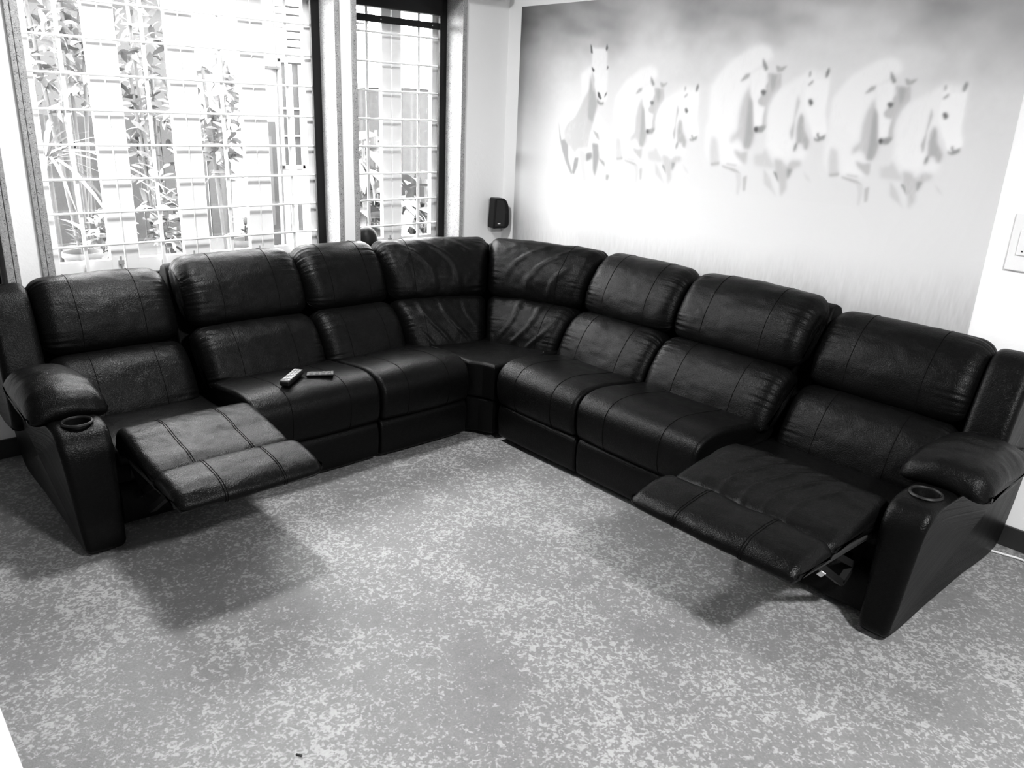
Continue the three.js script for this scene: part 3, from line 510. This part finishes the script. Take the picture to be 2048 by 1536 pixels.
plant('leafy_shrub', 'leafy shrub behind the third window leaf from the left', 'shrub', [2.27, PB, -5.55], { seed: 22, n: 230, rx: 0.22, rz: 0.12, h0: 0.45, h1: 1.35, stems: 4, geo: LEAVES, mats: [M.leaf, M.leafPale, M.leafPale] });
plant('leafy_shrub', 'pale leafy shrub high behind the leftmost window leaf', 'shrub', [1.36, PB, -5.62], { seed: 23, n: 260, rx: 0.26, rz: 0.12, h0: 0.85, h1: 1.72, stems: 4, geo: LEAVES, mats: [M.leafPale, M.leafPale, M.leaf] });
plant('low_bush', 'small-leaved low bush at the foot of the leftmost window leaf', 'bush', [1.42, PB, -5.22], { seed: 24, n: 120, rx: 0.14, rz: 0.1, h0: 0.1, h1: 0.42, stems: 3, size: 1, sr: 0.006, geo: [leafGeo(0.06, 0.028, 0.3)], mats: [M.leaf, M.leafPale] });
plant('low_bush', 'small-leaved low bush under the tall leafy shrub', 'bush', [1.78, PB, -5.25], { seed: 25, n: 140, rx: 0.18, rz: 0.1, h0: 0.1, h1: 0.5, stems: 3, size: 1, sr: 0.006, geo: [leafGeo(0.06, 0.028, 0.3)], mats: [M.leaf, M.leafPale, M.leafDark] });
fountain('strappy_plant', 'strappy long-leaved plant arching at the left of the wide window', 'plant', [1.08, PB, -5.02], { seed: 31, n: 38, size: 0.72, trunk: 0.66, geo: BLADES, mats: [M.leafPale, M.leafPale, M.leaf] });
function pot(label, [x, y, z], R, h, seed) {
  const p = thing('plant_pot', label, 'plant pot', [x, y, z]), r = rng(seed);
  mesh('pot', new THREE.LatheGeometry([[0, 0], [R * 0.72, 0], [R * 0.95, h * 0.86], [R * 1.04, h * 0.86], [R * 1.04, h], [R * 0.92, h], [R * 0.9, h * 0.85], [0, h * 0.85]].map(([a, b]) => new THREE.Vector2(a, b)), 28), M.pot, p);
  mesh('stem', rod([0, h * 0.8, 0], [0.01, h + 0.12, 0], 0.006, 6), M.stem, p);
  for (let k = 0; k < 24; k++) { const m = mesh('leaf', LEAVES[k % 3], [M.leaf, M.leafPale][k % 2], p); m.position.set(0.01, h + 0.12 * r(), 0); m.rotation.set(0, r() * 6.283, 0.3 + r() * 0.9, 'YXZ'); m.scale.setScalar(0.5 + 0.4 * r()); }
}
pot('round plant pot on the bed below the leftmost window leaf', [1.17, PB, -4.92], 0.10, 0.2, 41);
pot('plant pot on the bed below the third window leaf', [2.13, PB, -4.95], 0.085, 0.2, 42);
{ // white neighbouring house with door, barred window and louvred vent
  const h = tag(group('neighbour_house'), 'white neighbouring house with grey door seen through the wide window', 'building'), z = -9;
  mesh('facade', box(3.75, -0.3, z - 3, 4.9, 4.2, z), M.facade, h);
  const d = mesh('door', box(4.1, -0.3, z, 4.3, 1.36, z + 0.05), M.door, h); mesh('door_panel', box(4.14, 0.2, z + 0.05, 4.24, 1.2, z + 0.06), M.shutter, d);
  const w = mesh('window', box(4.40, 0.88, z, 4.62, 2.0, z + 0.02), M.greyWall, h); mesh('window_frame', merge([box(4.36, 0.84, z, 4.40, 2.04, z + 0.05), box(4.62, 0.84, z, 4.66, 2.04, z + 0.05), box(4.36, 2.0, z, 4.66, 2.04, z + 0.05), box(4.36, 0.84, z, 4.66, 0.88, z + 0.05), box(4.50, 0.88, z, 4.515, 2.0, z + 0.04), box(4.40, 1.2, z, 4.62, 1.22, z + 0.04), box(4.40, 1.5, z, 4.62, 1.52, z + 0.04)]), M.facade, w);
  mesh('lower_panel', box(4.46, 0.1, z, 4.60, 0.42, z + 0.03), M.shutter, h); mesh('ledge', box(4.05, 1.92, z, 4.38, 1.95, z + 0.12), M.greyWall, h);
  for (let k = 0; k < 6; k++) mesh('louvre', box(4.36, 2.36 + k * 0.07, z, 4.62, 2.395 + k * 0.07, z + 0.05), M.shutter, h);
  mesh('drain_pipe', rod([4.345, -0.3, z + 0.06], [4.345, 4, z + 0.06], 0.012), M.shutter, h);
  const e = mesh('eave', box(3.6, 4.2, z - 3.2, 5.1, 4.3, z + 0.3), M.roof, h);
}
{ // outbuilding seen through the narrow window
  const h = tag(group('outbuilding'), 'grey outbuilding wall seen through the narrow window', 'building');
  mesh('wall', box(4.72, -0.3, -8.2, 6.4, 1.76, -7.0), M.greyWall, h); mesh('coping', box(4.70, 1.76, -8.22, 6.42, 1.80, -6.98), M.facade, h);
}
{ // sloping louvred canopy at the top left of the narrow window
  const c = tag(group('canopy'), 'sloping slatted canopy at the upper left of the narrow window', 'canopy');
  for (let k = 0; k < 8; k++) { const m = mesh('slat', new THREE.BoxGeometry(0.95 - k * 0.085, 0.05, 0.03), M.roof, c); m.position.set(4.12 - k * 0.042, 2.42 - k * 0.068, -7.3); m.rotation.x = -0.4; }
  mesh('canopy_post', rod([3.7, -0.3, -7.36], [3.7, 2.5, -7.36], 0.025), M.facade, c);
}
plant('palm_bush', 'broad-leaved bush low in the left leaf of the narrow window', 'bush', [3.62, -0.3, -5.85], { seed: 51, n: 110, rx: 0.2, h0: 0.5, h1: 1.7, size: 0.8, stems: 4, geo: PALM, mats: [M.leaf, M.leafDark, M.leafPale] });
plant('palm_bush', 'broad-leaved bush low in the right leaf of the narrow window', 'bush', [4.42, -0.3, -6.3], { seed: 52, n: 90, rx: 0.25, h0: 0.4, h1: 1.35, size: 0.8, stems: 4, geo: PALM, mats: [M.leaf, M.leafDark] });
{ // pale boundary wall further back on the left
  const b = tag(group('boundary_wall'), 'pale boundary wall high behind the leftmost shrub', 'wall'); mesh('wall', box(0.4, -0.3, -9.4, 3.4, 2.45, -9.2), M.paleWall, b); mesh('coping', box(0.35, 2.45, -9.45, 3.45, 2.52, -9.15), M.greyWall, b);
}

renderer.render(scene, camera);
